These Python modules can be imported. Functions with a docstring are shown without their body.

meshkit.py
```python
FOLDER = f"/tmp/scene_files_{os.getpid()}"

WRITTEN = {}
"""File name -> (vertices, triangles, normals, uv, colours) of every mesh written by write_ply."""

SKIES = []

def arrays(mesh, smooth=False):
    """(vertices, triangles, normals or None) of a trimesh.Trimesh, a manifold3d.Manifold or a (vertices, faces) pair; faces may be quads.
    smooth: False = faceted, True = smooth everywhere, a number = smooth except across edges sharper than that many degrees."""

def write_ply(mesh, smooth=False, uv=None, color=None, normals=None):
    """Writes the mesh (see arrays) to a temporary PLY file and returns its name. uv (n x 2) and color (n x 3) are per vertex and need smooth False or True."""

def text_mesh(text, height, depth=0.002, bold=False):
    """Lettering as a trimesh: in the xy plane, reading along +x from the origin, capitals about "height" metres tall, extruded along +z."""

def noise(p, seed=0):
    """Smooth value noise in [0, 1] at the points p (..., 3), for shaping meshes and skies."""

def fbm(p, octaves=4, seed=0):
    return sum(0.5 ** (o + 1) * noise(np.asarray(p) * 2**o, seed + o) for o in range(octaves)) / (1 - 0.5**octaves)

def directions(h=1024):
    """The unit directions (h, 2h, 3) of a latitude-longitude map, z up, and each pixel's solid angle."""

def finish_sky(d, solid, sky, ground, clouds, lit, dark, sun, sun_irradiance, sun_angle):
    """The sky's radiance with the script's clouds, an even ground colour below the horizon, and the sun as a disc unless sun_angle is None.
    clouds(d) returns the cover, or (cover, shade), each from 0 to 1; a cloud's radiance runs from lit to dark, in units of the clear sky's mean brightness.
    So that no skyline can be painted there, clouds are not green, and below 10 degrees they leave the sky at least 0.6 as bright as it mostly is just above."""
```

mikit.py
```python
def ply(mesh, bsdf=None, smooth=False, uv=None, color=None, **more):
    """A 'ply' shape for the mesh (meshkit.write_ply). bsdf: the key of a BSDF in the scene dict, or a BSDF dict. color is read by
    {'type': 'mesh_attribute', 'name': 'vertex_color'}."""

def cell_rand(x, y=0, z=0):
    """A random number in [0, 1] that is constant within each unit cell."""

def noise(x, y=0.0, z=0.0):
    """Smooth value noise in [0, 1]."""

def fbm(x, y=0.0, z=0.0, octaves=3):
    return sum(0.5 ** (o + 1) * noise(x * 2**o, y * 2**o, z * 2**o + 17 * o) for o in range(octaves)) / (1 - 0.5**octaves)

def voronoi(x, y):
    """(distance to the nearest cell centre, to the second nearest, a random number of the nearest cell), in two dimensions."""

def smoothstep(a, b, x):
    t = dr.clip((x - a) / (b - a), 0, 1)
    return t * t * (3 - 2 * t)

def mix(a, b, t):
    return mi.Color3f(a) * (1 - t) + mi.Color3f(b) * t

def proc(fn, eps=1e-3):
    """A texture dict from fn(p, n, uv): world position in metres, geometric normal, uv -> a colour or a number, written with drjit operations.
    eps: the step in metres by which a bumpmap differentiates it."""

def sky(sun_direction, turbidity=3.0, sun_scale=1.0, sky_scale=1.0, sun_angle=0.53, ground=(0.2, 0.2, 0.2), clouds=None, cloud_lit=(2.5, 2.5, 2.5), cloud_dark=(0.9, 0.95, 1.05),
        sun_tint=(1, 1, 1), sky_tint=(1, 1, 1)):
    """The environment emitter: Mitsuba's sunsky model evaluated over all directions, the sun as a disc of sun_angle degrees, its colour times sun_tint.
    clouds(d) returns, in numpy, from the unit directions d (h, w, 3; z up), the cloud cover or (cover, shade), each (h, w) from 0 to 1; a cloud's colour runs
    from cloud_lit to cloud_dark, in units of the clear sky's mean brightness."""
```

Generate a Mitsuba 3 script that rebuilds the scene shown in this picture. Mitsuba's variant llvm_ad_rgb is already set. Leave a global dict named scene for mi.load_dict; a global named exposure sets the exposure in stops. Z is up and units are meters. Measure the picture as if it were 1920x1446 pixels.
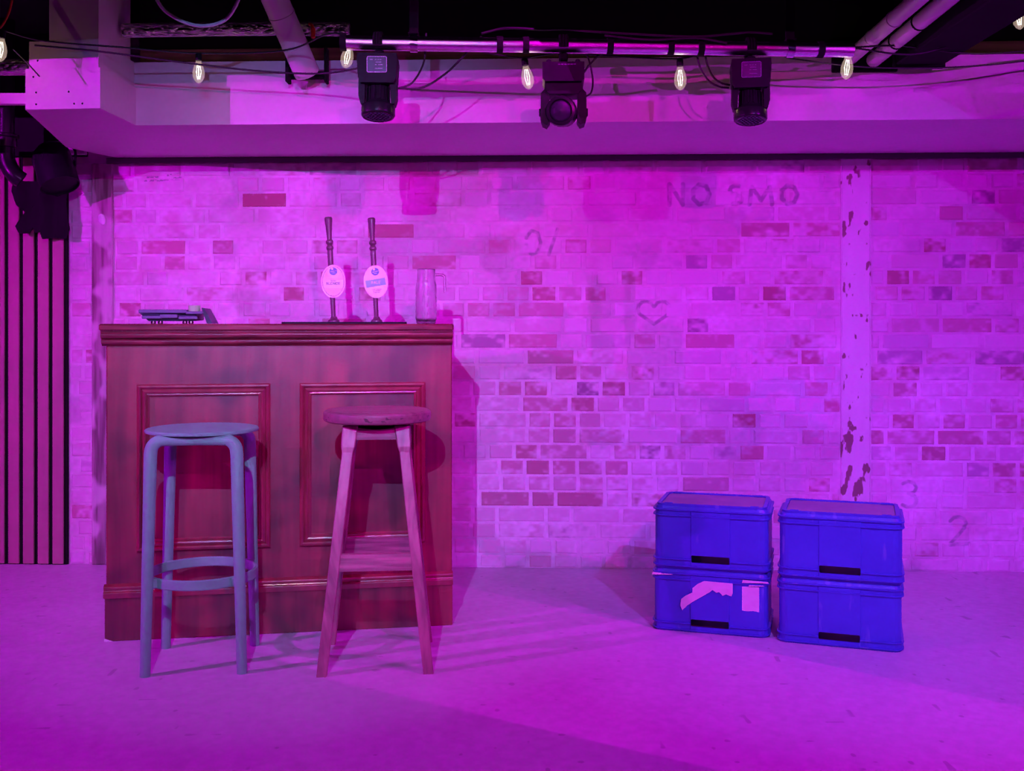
import math, random
import numpy as np, trimesh
import drjit as dr
import mitsuba as mi
import mikit, meshkit
import shapely.geometry as sg
import shapely.affinity as sa
from manifold3d import Manifold, Mesh, CrossSection
T = mi.ScalarTransform4f
R = random.Random(7)
rs = np.random.RandomState(7)
scene, labels = {}, {}

# ------------------------------------------------------------------ camera, lights, exposure
# world axes: x to the right, y into the room (the view direction), z up; metres
F, CAM_Z = 1950.0, 1.10
scene['camera'] = {'type': 'perspective', 'fov': math.degrees(2 * math.atan(960 / F)), 'fov_axis': 'x',
                   'principal_point_offset_x': 0.0, 'principal_point_offset_y': (723 - 607) / 1446,
                   'near_clip': 0.05, 'far_clip': 60.0,
                   'to_world': T().look_at(origin=[0, 0, CAM_Z], target=[0, 5, CAM_Z], up=[0, 0, 1])}
exposure = 0.0


def lamp(name, pos, target, power, rad):
    """A round stage-lamp lens: a disc that emits along its normal; power = intensity (rgb) on its axis."""
    L = [float(c) / (math.pi * rad * rad) for c in power]
    scene[name] = {'type': 'disk', 'to_world': T().look_at(origin=list(pos), target=list(target), up=[0, 0.01, 1]).scale([rad, rad, 1]),
                   'bsdf': {'type': 'diffuse', 'reflectance': {'type': 'rgb', 'value': 0.02}},
                   'emitter': {'type': 'area', 'radiance': {'type': 'rgb', 'value': L}}}


def spot(name, pos, target, power, cutoff=60, beam=35):
    scene[name] = {'type': 'spot', 'to_world': T().look_at(origin=list(pos), target=list(target), up=[0, 0.01, 1]),
                   'intensity': {'type': 'rgb', 'value': [float(c) for c in power]}, 'cutoff_angle': float(cutoff), 'beam_width': float(beam)}


LAMPS = [
    # name, position, target, rgb intensity, cutoff, beam
    ('stage_wash_white', (-0.46, 0.36, 2.15), (-0.80, 3.8, 0.90), (8.0, 10.0, 30.0), 23, 8),
    ('stage_wash_left', (-3.5, 2.0, 2.0), (0.3, 4.6, 1.2), (21.5, 0.01, 30.0), 62, 40),
    ('stage_wash_right', (2.8, 1.0, 2.13), (-0.3, 4.5, 1.0), (12.0, 0.01, 18.0), 60, 36),
    ('stage_wash_front', (0.6, -1.0, 2.3), (-0.25, 4.69, 1.1), (28.0, 0.01, 20.0), 22, 6),
    ('stage_strip', (0.45, 2.95, 2.36), (0.5, 3.1, 0), (3.7, 0.01, 4.0), 80, 60),
    ('stage_wash_blue', (1.15, 0.7, 2.2), (1.35, 4.2, 0.38), (10, 3.6, 36), 25, 8),
]
for nm, p, t, w, c, b in LAMPS:
    spot(nm, p, t, w, c, b)

# ------------------------------------------------------------------ helpers
noise, fbm, sstep, mix, proc = mikit.noise, mikit.fbm, mikit.smoothstep, mikit.mix, mikit.proc


def rgb(c):
    return {'type': 'rgb', 'value': list(c) if hasattr(c, '__len__') else [c] * 3}


def principled(color, rough=0.5, metal=0.0, clear=0.0, spec=0.5, **k):
    if 'eta' not in k:
        k['specular'] = spec
    return {'type': 'twosided', 'b': {'type': 'principled', 'base_color': color if isinstance(color, dict) else rgb(color),
            'roughness': rough, 'metallic': metal, 'clearcoat': clear, **k}}


def bumped(inner, fn, scale, eps=1e-3):
    return {'type': 'twosided', 'b': {'type': 'bumpmap', 'tex': proc(fn, eps), 'scale': scale, 'b': inner['b'] if inner['type'] == 'twosided' else inner}}


def tm(v, f):
    return trimesh.Trimesh(np.asarray(v, float), np.asarray(f, int), process=False)


def cat(*ms):
    return trimesh.util.concatenate([m for m in ms if m is not None])


def cbox(size, at=(0, 0, 0), ch=0.003, rot=None):
    """A box with chamfered edges, centred on at."""
    sx, sy, sz = (s / 2 for s in size)
    c = min(ch, 0.45 * min(sx, sy, sz) * 2)
    pts = []
    for a in (-1, 1):
        for b in (-1, 1):
            for d in (-1, 1):
                pts += [(a * sx, b * (sy - c), d * (sz - c)), (a * (sx - c), b * sy, d * (sz - c)), (a * (sx - c), b * (sy - c), d * sz)]
    m = trimesh.convex.convex_hull(np.array(pts))
    if rot is not None:
        m.apply_transform(rot)
    m.apply_translation(at)
    return m


def span(x0, x1, y0, y1, z0, z1, ch=0.003):
    return cbox((x1 - x0, y1 - y0, z1 - z0), ((x0 + x1) / 2, (y0 + y1) / 2, (z0 + z1) / 2), ch)


def hull(pts):
    return trimesh.convex.convex_hull(np.array(pts, float))


def rz(a):
    return trimesh.transformations.rotation_matrix(a, [0, 0, 1])


def rotm(a, ax, pt=None):
    return trimesh.transformations.rotation_matrix(a, ax, pt)


def spline(pts, n=8):
    """Catmull-Rom through the points."""
    P = np.array(pts, float)
    P = np.vstack([2 * P[0] - P[1], P, 2 * P[-1] - P[-2]])
    out = []
    for i in range(1, len(P) - 2):
        for t in np.linspace(0, 1, n, endpoint=False):
            out.append(0.5 * (2 * P[i] + (P[i + 1] - P[i - 1]) * t + (2 * P[i - 1] - 5 * P[i] + 4 * P[i + 1] - P[i + 2]) * t * t + (3 * P[i] - P[i - 1] - 3 * P[i + 1] + P[i + 2]) * t ** 3))
    out.append(P[-2])
    return np.array(out)


def tube(path, r, n=10, caps=True):
    P = np.asarray(path, float)
    rr = np.full(len(P), r) if np.isscalar(r) else np.asarray(r, float)
    t = np.gradient(P, axis=0)
    t /= np.linalg.norm(t, axis=1)[:, None] + 1e-12
    u = np.cross(t[0], [0, 0, 1] if abs(t[0][2]) < 0.9 else [1, 0, 0])
    u /= np.linalg.norm(u)
    V = []
    a = np.arange(n) * 2 * np.pi / n
    for p, d, q in zip(P, t, rr):
        u = u - d * (u @ d)
        u /= np.linalg.norm(u)
        w = np.cross(d, u)
        V.append(p + q * (np.cos(a)[:, None] * u + np.sin(a)[:, None] * w))
    V = np.vstack(V)
    f = []
    for i in range(len(P) - 1):
        for j in range(n):
            b, c = i * n + j, i * n + (j + 1) % n
            f += [(b, c, c + n), (b, c + n, b + n)]
    if caps:
        V = np.vstack([V, P[0], P[-1]])
        k = len(P) * n
        for j in range(n):
            f += [(k, (j + 1) % n, j), (k + 1, (len(P) - 1) * n + j, (len(P) - 1) * n + (j + 1) % n)]
    return tm(V, f)


def lathe(prof, n=32, at=(0, 0, 0), axis=None):
    """Revolve (r, z) points about z; closes at r=0 ends if given."""
    prof = np.array(prof, float)
    a = np.arange(n) * 2 * np.pi / n
    V = np.vstack([np.stack([r * np.cos(a), r * np.sin(a), np.full(n, z)], 1) for r, z in prof])
    f = []
    for i in range(len(prof) - 1):
        for j in range(n):
            b, c = i * n + j, i * n + (j + 1) % n
            f += [(b, c, c + n), (b, c + n, b + n)]
    m = tm(V, f)
    if axis is not None:
        m.apply_transform(trimesh.geometry.align_vectors([0, 0, 1], np.array(axis, float) / np.linalg.norm(axis)))
    m.apply_translation(at)
    return m


def prism(poly, h, at=(0, 0, 0), M=None):
    """Extrude a shapely polygon (xy) by h along z."""
    m = trimesh.creation.extrude_polygon(poly, h, engine='earcut')
    if M is not None:
        m.apply_transform(M)
    m.apply_translation(at)
    return m


UPRIGHT = np.array([[1, 0, 0, 0], [0, 0, -1, 0], [0, 1, 0, 0], [0, 0, 0, 1]], float)   # (x, y, z) -> (x, -z, y): an xy drawing stood up facing -y


def obj(key, mesh, bsdf, label=None, category=None, group=None, kind=None, smooth=False, M=None, **k):
    if '__' in key or key in scene:
        base, i = key, 1
        while key in scene:
            key = f'{base}_{i:03d}'
            i += 1
    if M is not None:
        mesh = mesh.copy()
        mesh.apply_transform(M)
    scene[key] = mikit.ply(mesh, bsdf, smooth=smooth, **k)
    tag(key, label, category, group, kind)
    return key


def tag(key, label=None, category=None, group=None, kind=None):
    d = {a: b for a, b in (('label', label), ('category', category), ('group', group), ('kind', kind)) if b}
    if d:
        labels[key] = {**labels.get(key, {}), **d}
    return key


def TR(x, y, z, a=0.0):
    m = rz(a)
    m[:3, 3] = (x, y, z)
    return m


# ------------------------------------------------------------------ materials
def stroke(p, segs):
    """distance (in the wall's x, z) to the nearest of some line segments"""
    d = mi.Float(9)
    for x0, z0, x1, z1 in segs:
        ux, uz = x1 - x0, z1 - z0
        t = dr.clip(((p.x - x0) * ux + (p.z - z0) * uz) / max(ux * ux + uz * uz, 1e-9), 0, 1)
        d = dr.minimum(d, dr.sqrt(dr.square(p.x - x0 - t * ux) + dr.square(p.z - z0 - t * uz)))
    return d


def ring(cx, cz, rx, rz_, a0=0, a1=360, n=7):
    a = np.radians(np.linspace(a0, a1, n + 1))
    q = np.stack([cx + rx * np.cos(a), cz + rz_ * np.sin(a)], 1)
    return [(*q[i], *q[i + 1]) for i in range(n)]


LETTERS = ([(.705, 1.632, .705, 1.725), (.705, 1.725, .765, 1.632), (.765, 1.632, .765, 1.725)] + ring(.845, 1.678, .038, .046)
           + ring(1.0, 1.697, .026, .02, 60, 270, 5) + ring(1.0, 1.655, .026, .02, 90, -120, 5)
           + [(1.06, 1.632, 1.07, 1.71), (1.07, 1.71, 1.11, 1.65), (1.11, 1.65, 1.15, 1.71), (1.15, 1.71, 1.16, 1.632)] + ring(1.235, 1.675, .036, .042))
NUMERALS = (ring(.095, 1.465, .034, .055) + [(.205, 1.525, .165, 1.41)]
            + ring(.60, 1.165, .036, .036, 20, 215, 6) + ring(.672, 1.165, .036, .036, 160, -35, 6) + [(.572, 1.143, .636, 1.098), (.636, 1.098, .702, 1.143)]
            + ring(1.76, .372, .034, .028, 140, -90, 5) + ring(1.76, .315, .036, .03, 90, -140, 5)
            + ring(1.975, .215, .036, .03, 160, -40, 5) + [(2.002, .195, .94 + 1.0, .12), (1.94, .12, 2.025, .125)])
STAMP = [(-1.655, 1.784, -1.60, 1.785), (-1.57, 1.776, -1.51, 1.788), (-1.665, 1.768, -1.615, 1.769), (-1.54, 1.764, -1.50, 1.77), (-1.675, 1.752, -1.505, 1.756)]


def box2(p, x0, x1, z0, z1, s=0.12):
    return sstep(x0 - s, x0 + s, p.x) * (1 - sstep(x1 - s, x1 + s, p.x)) * sstep(z0 - s, z0 + s, p.z) * (1 - sstep(z1 - s, z1 + s, p.z))


def marks(p):
    """how much of the old writing and grime covers the wall here"""
    worn = sstep(.30, .62, fbm(p.x * 38, p.z * 38, 3.0, 2))
    m = (1 - sstep(.006, .013, stroke(p, LETTERS))) * (.24 + .40 * worn)
    m = dr.maximum(m, (1 - sstep(.004, .011, stroke(p, NUMERALS))) * (.24 + .40 * worn))
    m = dr.maximum(m, (1 - sstep(.002, .005, stroke(p, STAMP))) * .75 * sstep(.35, .5, noise(p.x * 130, p.z * 160)))
    return m


def wash_color(p, n, uv):
    big = fbm(p.x * 1.7 + 3, p.z * 1.7, 5.0, 2)
    mid = fbm(p.x * 9, p.z * 9, 1.0, 3)
    fine = noise(p.x * 70, p.z * 70, 2.0)
    c = mix((.76, .50, .67), (.87, .65, .84), sstep(.35, .65, big * .6 + mid * .4))
    c = mix(c, (.62, .32, .42), .55 * sstep(.50, .70, mid) * sstep(.4, .6, noise(p.x * 3.6, p.z * 5, 9.0)))
    grime = sstep(.58, .74, fbm(p.x * 5 + 8, p.z * 7, 4.0, 2)) * .38
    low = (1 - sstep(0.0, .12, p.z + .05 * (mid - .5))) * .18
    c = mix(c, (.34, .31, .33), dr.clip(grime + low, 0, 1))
    c = c * (.93 + .14 * fine)
    # redder tint high in the middle and on the right
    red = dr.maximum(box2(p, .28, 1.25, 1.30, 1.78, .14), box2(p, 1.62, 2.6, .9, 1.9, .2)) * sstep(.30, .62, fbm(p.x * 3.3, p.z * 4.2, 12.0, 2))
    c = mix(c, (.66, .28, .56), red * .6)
    # a few bluish rubbed patches
    blue = box2(p, 1.0, 1.42, .62, 1.0, .14) * sstep(.42, .6, fbm(p.x * 12, p.z * 12, 6.0, 2))
    c = mix(c, (.52, .55, .62), blue * .55)
    return mix(c, (.22, .20, .24), marks(p))


def bare(level):
    def fn(p, n, uv):
        w = fbm(p.x * 7, p.z * 10, 7.0, 2)
        s = fbm(p.x * 34, p.z * 46, 2.0, 2)
        return dr.clip(sstep(.26, .70, w * .45 + s * .55 + level - .5), 0, 1)
    return fn


def plaster_h(p, n, uv):
    return noise(p.x * 23, p.z * 27) * .5 + noise(p.x * 52, p.z * 60, 3.0) * .3 + noise(p.x * 140, p.z * 150, 5.0) * .2


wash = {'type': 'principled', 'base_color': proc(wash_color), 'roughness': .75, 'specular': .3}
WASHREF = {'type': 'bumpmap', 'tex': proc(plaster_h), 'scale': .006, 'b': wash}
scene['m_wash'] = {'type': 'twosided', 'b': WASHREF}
for i, lv in enumerate((.66, .54, .36, .16)):
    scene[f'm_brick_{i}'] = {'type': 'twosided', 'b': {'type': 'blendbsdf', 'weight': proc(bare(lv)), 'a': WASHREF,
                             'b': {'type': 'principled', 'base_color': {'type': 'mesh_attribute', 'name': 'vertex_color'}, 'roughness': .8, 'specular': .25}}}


def column_color(p, n, uv):
    base = mix((.80, .74, .77), (.70, .60, .66), fbm(p.x * 14, p.z * 5, 1.0, 3))
    low = sstep(.95, .55, p.z)
    rust = sstep(.64, .72, fbm(p.x * 40, p.z * 22, 5.0, 3) + .13 * sstep(.70, .52, p.z) * sstep(.26, .36, p.z) - .05 + .03 * noise(p.x * 5, p.z * 3))
    return mix(base, (.20, .09, .08), rust * .9)


scene['m_column'] = principled(proc(column_color), .55)


def timber_color(p, n, uv):
    g = fbm(p.x * 60, p.z * 4, p.y * 60, 3)
    c = mix((.16, .10, .10), (.42, .30, .32), sstep(.3, .7, g))
    return mix(c, (.72, .60, .64), sstep(.52, .66, fbm(p.x * 12, p.z * 6, 4.0, 3)) * .7)


scene['m_timber'] = principled(proc(timber_color), .7)


def floor_color(p, n, uv):
    big = fbm(p.x * .9, p.y * .9, 2.0, 3)
    c = mix((.50, .38, .47), (.57, .45, .55), sstep(.3, .7, big))
    c = c * (.93 + .14 * fbm(p.x * 45, p.y * 45, 1.0, 2))
    scuff = sstep(.50, .85, fbm(p.x * 2.1, p.y * 3.3, 7.0, 4))
    c = mix(c, (.55, .54, .55), scuff * .25)
    spots = sstep(.93, .97, noise(p.x * 23 + 5, p.y * 23, 3.0)) * .4
    return mix(c, (.22, .20, .21), spots)


def floor_rough(p, n, uv):
    return .38 + .25 * fbm(p.x * 3, p.y * 3, 8.0, 3)


scene['m_floor'] = bumped({'type': 'principled', 'base_color': proc(floor_color), 'roughness': proc(floor_rough), 'specular': .45},
                          lambda p, n, uv: fbm(p.x * 4, p.y * 4, 3.0, 2) + .04 * fbm(p.x * 70, p.y * 70, 3.0, 2), .0035, 4e-3)


def fascia_color(p, n, uv):
    c = mix((.68, .46, .63), (.74, .52, .69), fbm(p.x * 3, p.z * 3, p.y * 3, 3))
    return c * (.96 + .08 * fbm(p.x * 70, p.z * 70, p.y * 70, 2))


scene['m_fascia'] = principled(proc(fascia_color), .6)


def wood(dark, light, sx, sy, sz, patch=0.5):
    def fn(p, n, uv):
        w = fbm(p.x * 2.2, p.y * 2.2, p.z * 2.2, 2)
        g = fbm(p.x * sx + w * 6, p.y * sy, p.z * sz, 4)
        c = mix(dark, light, sstep(.28, .72, g))
        b = fbm(p.x * 4.5 + 2, p.y * 4.5, p.z * 3.0, 3)
        return c * (1 - patch * sstep(.42, .66, b))
    return fn



def veneer(dark, light):
    """flame veneer: soft upright streaks and broad darker clouds"""
    def fn(p, n, uv):
        g = fbm(p.x * 26 + 2 * fbm(p.x * 3, p.z * 1.5, p.y * 3, 2), p.y * 26, p.z * 1.3, 3)
        fine = fbm(p.x * 160, p.y * 160, p.z * 7, 2)
        cloud = fbm(p.x * 5 + 4, p.y * 5, p.z * 3.2, 3)
        c = mix(dark, light, dr.clip(sstep(.25, .75, g * .55 + cloud * .45) * .8 + .2 * fine, 0, 1))
        return c * (1 - .45 * sstep(.52, .68, fbm(p.x * 4, p.y * 4, p.z * 4.5 + 3, 3)))
    return fn


scene['m_bar'] = principled(proc(veneer((.085, .005, .011), (.29, .022, .034))), .44, eta=1.9, clear=.3, clearcoat_gloss=.5)
scene['m_rail'] = principled(proc(lambda p, n, uv: mix((.16, .012, .022), (.30, .03, .045), fbm(p.x * 30, p.y * 30, p.z * 9, 3))), .27, eta=1.9, clear=.8, clearcoat_gloss=.8)
scene['m_bar_top'] = principled(proc(wood((.13, .018, .024), (.30, .045, .06), 3.0, 46, 60, .2)), .30, clear=.6, clearcoat_gloss=.85)
scene['m_stool_wood'] = principled(proc(wood((.22, .06, .09), (.44, .14, .19), 50, 50, 5.0, .3)), .40, eta=2.2, clear=.2)
scene['m_stool_rail'] = principled(proc(wood((.22, .06, .09), (.44, .14, .19), 6, 60, 90, .25)), .40, eta=2.2, clear=.2)


def seat_color(p, n, uv):
    g = fbm(p.x * 6, p.y * 90, p.z * 60, 3)
    c = mix((.15, .045, .07), (.34, .11, .15), g)
    rim = dr.select(dr.abs(n.z) < .4, 1.0, 0.25)
    chip = sstep(.64, .72, fbm(p.x * 70, p.y * 70, p.z * 90, 2)) * rim
    return mix(c, (.07, .03, .04), chip * .8)


scene['m_seat_wood'] = principled(proc(seat_color), .4, clear=.3)


def slat_color(p, n, uv):
    return mix((.36, .17, .19), (.46, .23, .24), fbm(p.x * 30, p.y * 30, p.z * 2.0, 3))


scene['m_slat'] = principled(proc(slat_color), .6)
scene['m_felt'] = principled(.012, .95, spec=.1)
scene['m_ceiling'] = principled((.012, .011, .013), .95, spec=.1)
scene['m_dark_wall'] = principled((.10, .09, .10), .85)
scene['m_black'] = principled((.010, .010, .013), .5, spec=.12)
scene['m_black_shiny'] = principled((.012, .012, .014), .25, spec=.3, clear=.15)
scene['m_black_matte'] = principled((.010, .010, .011), .9, spec=.15)
scene['m_cable'] = principled((.02, .018, .022), .5)
scene['m_white_cable'] = principled((.78, .75, .78), .5)
scene['m_steel'] = {'type': 'roughconductor', 'material': 'Al', 'alpha': .16}
scene['m_bright_steel'] = {'type': 'roughconductor', 'material': 'Cr', 'alpha': .09}
scene['m_foil'] = bumped({'type': 'roughconductor', 'material': 'Al', 'alpha': .20},
                         lambda p, n, uv: fbm(p.x * 55, p.y * 70, p.z * 70, 3), .03)
scene['m_pvc'] = principled(proc(lambda p, n, uv: mix((.52, .44, .48), (.62, .54, .58), fbm(p.x * 12, p.y * 12, p.z * 12, 3))), .42)
scene['m_raw_board'] = principled(proc(wood((.20, .11, .07), (.34, .19, .12), 4, 40, 60, .3)), .8)
scene['m_stool_grey'] = principled(proc(lambda p, n, uv: mix((.17, .44, .26), (.20, .49, .30), fbm(p.x * 40, p.y * 40, p.z * 40, 2))), .42)


def crate_color(p, n, uv):
    c = mix((.048, .068, .42), (.068, .092, .50), fbm(p.x * 8, p.y * 8, p.z * 8, 3))
    return mix(c, (.30, .33, .60), sstep(.70, .80, fbm(p.x * 40, p.y * 40, p.z * 9, 3)) * .25)


scene['m_crate'] = principled(proc(crate_color), .33, clear=.1)
scene['m_tape'] = principled(proc(lambda p, n, uv: mix((.72, .62, .58), (.80, .72, .68), fbm(p.x * 50, p.y * 50, p.z * 50, 2))), .55)
scene['m_card'] = principled((.36, .22, .14), .85)
scene['m_dustytop'] = principled(proc(lambda p, n, uv: mix((.20, .17, .30), (.34, .26, .36), fbm(p.x * 14, p.y * 14, p.z * 14, 3))), .5)
scene['m_red'] = principled((.75, .03, .02), .4)
scene['m_pump'] = principled((.10, .035, .06), .30, eta=2.2, clear=1.0)
scene['m_glass'] = {'type': 'roughdielectric', 'distribution': 'ggx', 'alpha': .05, 'int_ior': 1.5, 'ext_ior': 1.0}
scene['m_bulb_glass'] = {'type': 'thindielectric'}
scene['m_filament'] = principled((.9, .7, .4), .5)
scene['m_plate_white'] = principled((.85, .82, .84), .35)
scene['m_badge_cream'] = principled((.93, .93, .90), .35)
scene['m_badge_orange'] = principled((.95, .76, .52), .4)
scene['m_badge_blue'] = principled((.28, .68, .95), .4)
scene['m_badge_navy'] = principled((.14, .22, .48), .4)
scene['m_badge_grey'] = principled((.26, .20, .26), .5)
scene['m_device'] = principled((.16, .15, .24), .4)
scene['m_device_dark'] = principled((.03, .028, .06), .4)
scene['m_green'] = principled((.42, .92, .34), .45)
scene['m_lens'] = principled((.02, .02, .03), .05, clear=1.0)
scene['m_label_line'] = principled((.55, .55, .65), .5)

# ------------------------------------------------------------------ the room
YAW = -math.atan(.0377)
ROOM = TR(0, 4.685, 0, YAW)       # wall coordinates: x along the wall, y = 0 the wall's face, room at y < 0
HC = 2.42


def room(key, mesh, bsdf, **k):
    return obj(key, mesh, bsdf, M=ROOM, **k)


room('floor', span(-4.3, 4.3, -7.2, .12, -.1, 0, .001), 'm_floor', kind='structure', label='smooth grey concrete floor lit magenta, with scuffs')
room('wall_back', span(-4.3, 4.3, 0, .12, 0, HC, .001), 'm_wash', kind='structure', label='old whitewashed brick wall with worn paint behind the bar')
room('wall_left', span(-4.42, -4.3, -7.2, .12, 0, HC, .001), 'm_dark_wall', kind='structure', label='dark side wall on the left')
room('wall_right', span(4.3, 4.42, -7.2, .12, 0, HC, .001), 'm_dark_wall', kind='structure', label='dark side wall on the right')
room('wall_front', span(-4.3, 4.3, -7.32, -7.2, 0, HC, .001), 'm_dark_wall', kind='structure', label='dark wall opposite the brick wall')
room('ceiling', span(-4.42, 4.42, -7.32, .12, HC, HC + .08, .001), 'm_ceiling', kind='structure', label='black ceiling above the pipes')

# bricks
COURSE, Z0 = .0711, -.0095


def expose(x, z):
    """how much brick shows through the whitewash (measured off the wall)"""
    def b(x0, x1, z0, z1, s=.12):
        f = lambda a, c, q: np.clip((q - a + c) / (2 * c), 0, 1)
        return f(x0, s, x) * (1 - f(x1, s, x)) * f(z0, s, z) * (1 - f(z1, s, z))
    e = .09
    e = max(e, .85 * b(-.15, .95, .27, .82))
    e = max(e, .75 * b(1.62, 2.8, .30, 1.02))
    e = max(e, .62 * b(-.15, .35, .85, 1.40))
    e = max(e, .42 * b(.75, 1.45, 1.05, 1.62))
    e = max(e, .55 * b(1.6, 2.8, 1.05, 1.9))
    e = max(e, .20 * b(-2.0, -.2, .85, 1.5))
    e = max(e, .5 * b(.9, 1.5, .5, .72))
    if z < .22:
        e *= .35
    return e


COL = (1.468, 1.590)      # the painted column
bricks = []
for k in range(27):
    zc0, zc1 = Z0 + COURSE * k, Z0 + COURSE * (k + 1)
    z0, z1 = max(zc0 + .0045, .004), min(zc1 - .0045, 1.862)
    if z1 - z0 < .02:
        continue
    header = R.random() < .52
    for x0, x1 in ((-2.02, COL[0] - .004), (COL[1] + .004, 2.62)):
        x = x0 - R.uniform(0, .2)
        while x < x1 - .02:
            h = R.random()
            w = (R.uniform(.100, .112) if (h < .85 if header else h < .28) else R.uniform(.205, .226))
            a, c = max(x, x0) + .004, min(x + w, x1) - .004
            if c - a > .03:
                bricks.append((a, c, z0, z1))
            x += w + .008


def brick_mesh(a, c, z0, z1, out):
    j = lambda s: R.uniform(-s, s)
    ch = .005
    V = []
    back = [(a, z0), (c, z0), (c, z1), (a, z1)]
    for x, z in back:
        V.append((x, .004, z))
    for (x, z), sx, sz in zip(back, (1, -1, -1, 1), (1, 1, -1, -1)):
        V.append((x + sx * abs(j(.002)), -out * .45, z + sz * abs(j(.002))))
    for (x, z), sx, sz in zip(back, (1, -1, -1, 1), (1, 1, -1, -1)):
        V.append((x + sx * (ch + abs(j(.003))), -out + j(.0006), z + sz * (ch + abs(j(.003)))))
    f = []
    for r in (0, 4):
        for i in range(4):
            p, q = r + i, r + (i + 1) % 4
            f += [(p, q, q + 4), (p, q + 4, p + 4)]
    f += [(8, 9, 10), (8, 10, 11)]
    return tm(V, f)


def hidden(a, c, z0, z1):
    x, z = (a + c) / 2, (z0 + z1) / 2
    return (-1.86 < x < -.28 and z < 1.08) or (.64 < x < 1.78 and z < .30) or x > 2.34


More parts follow.
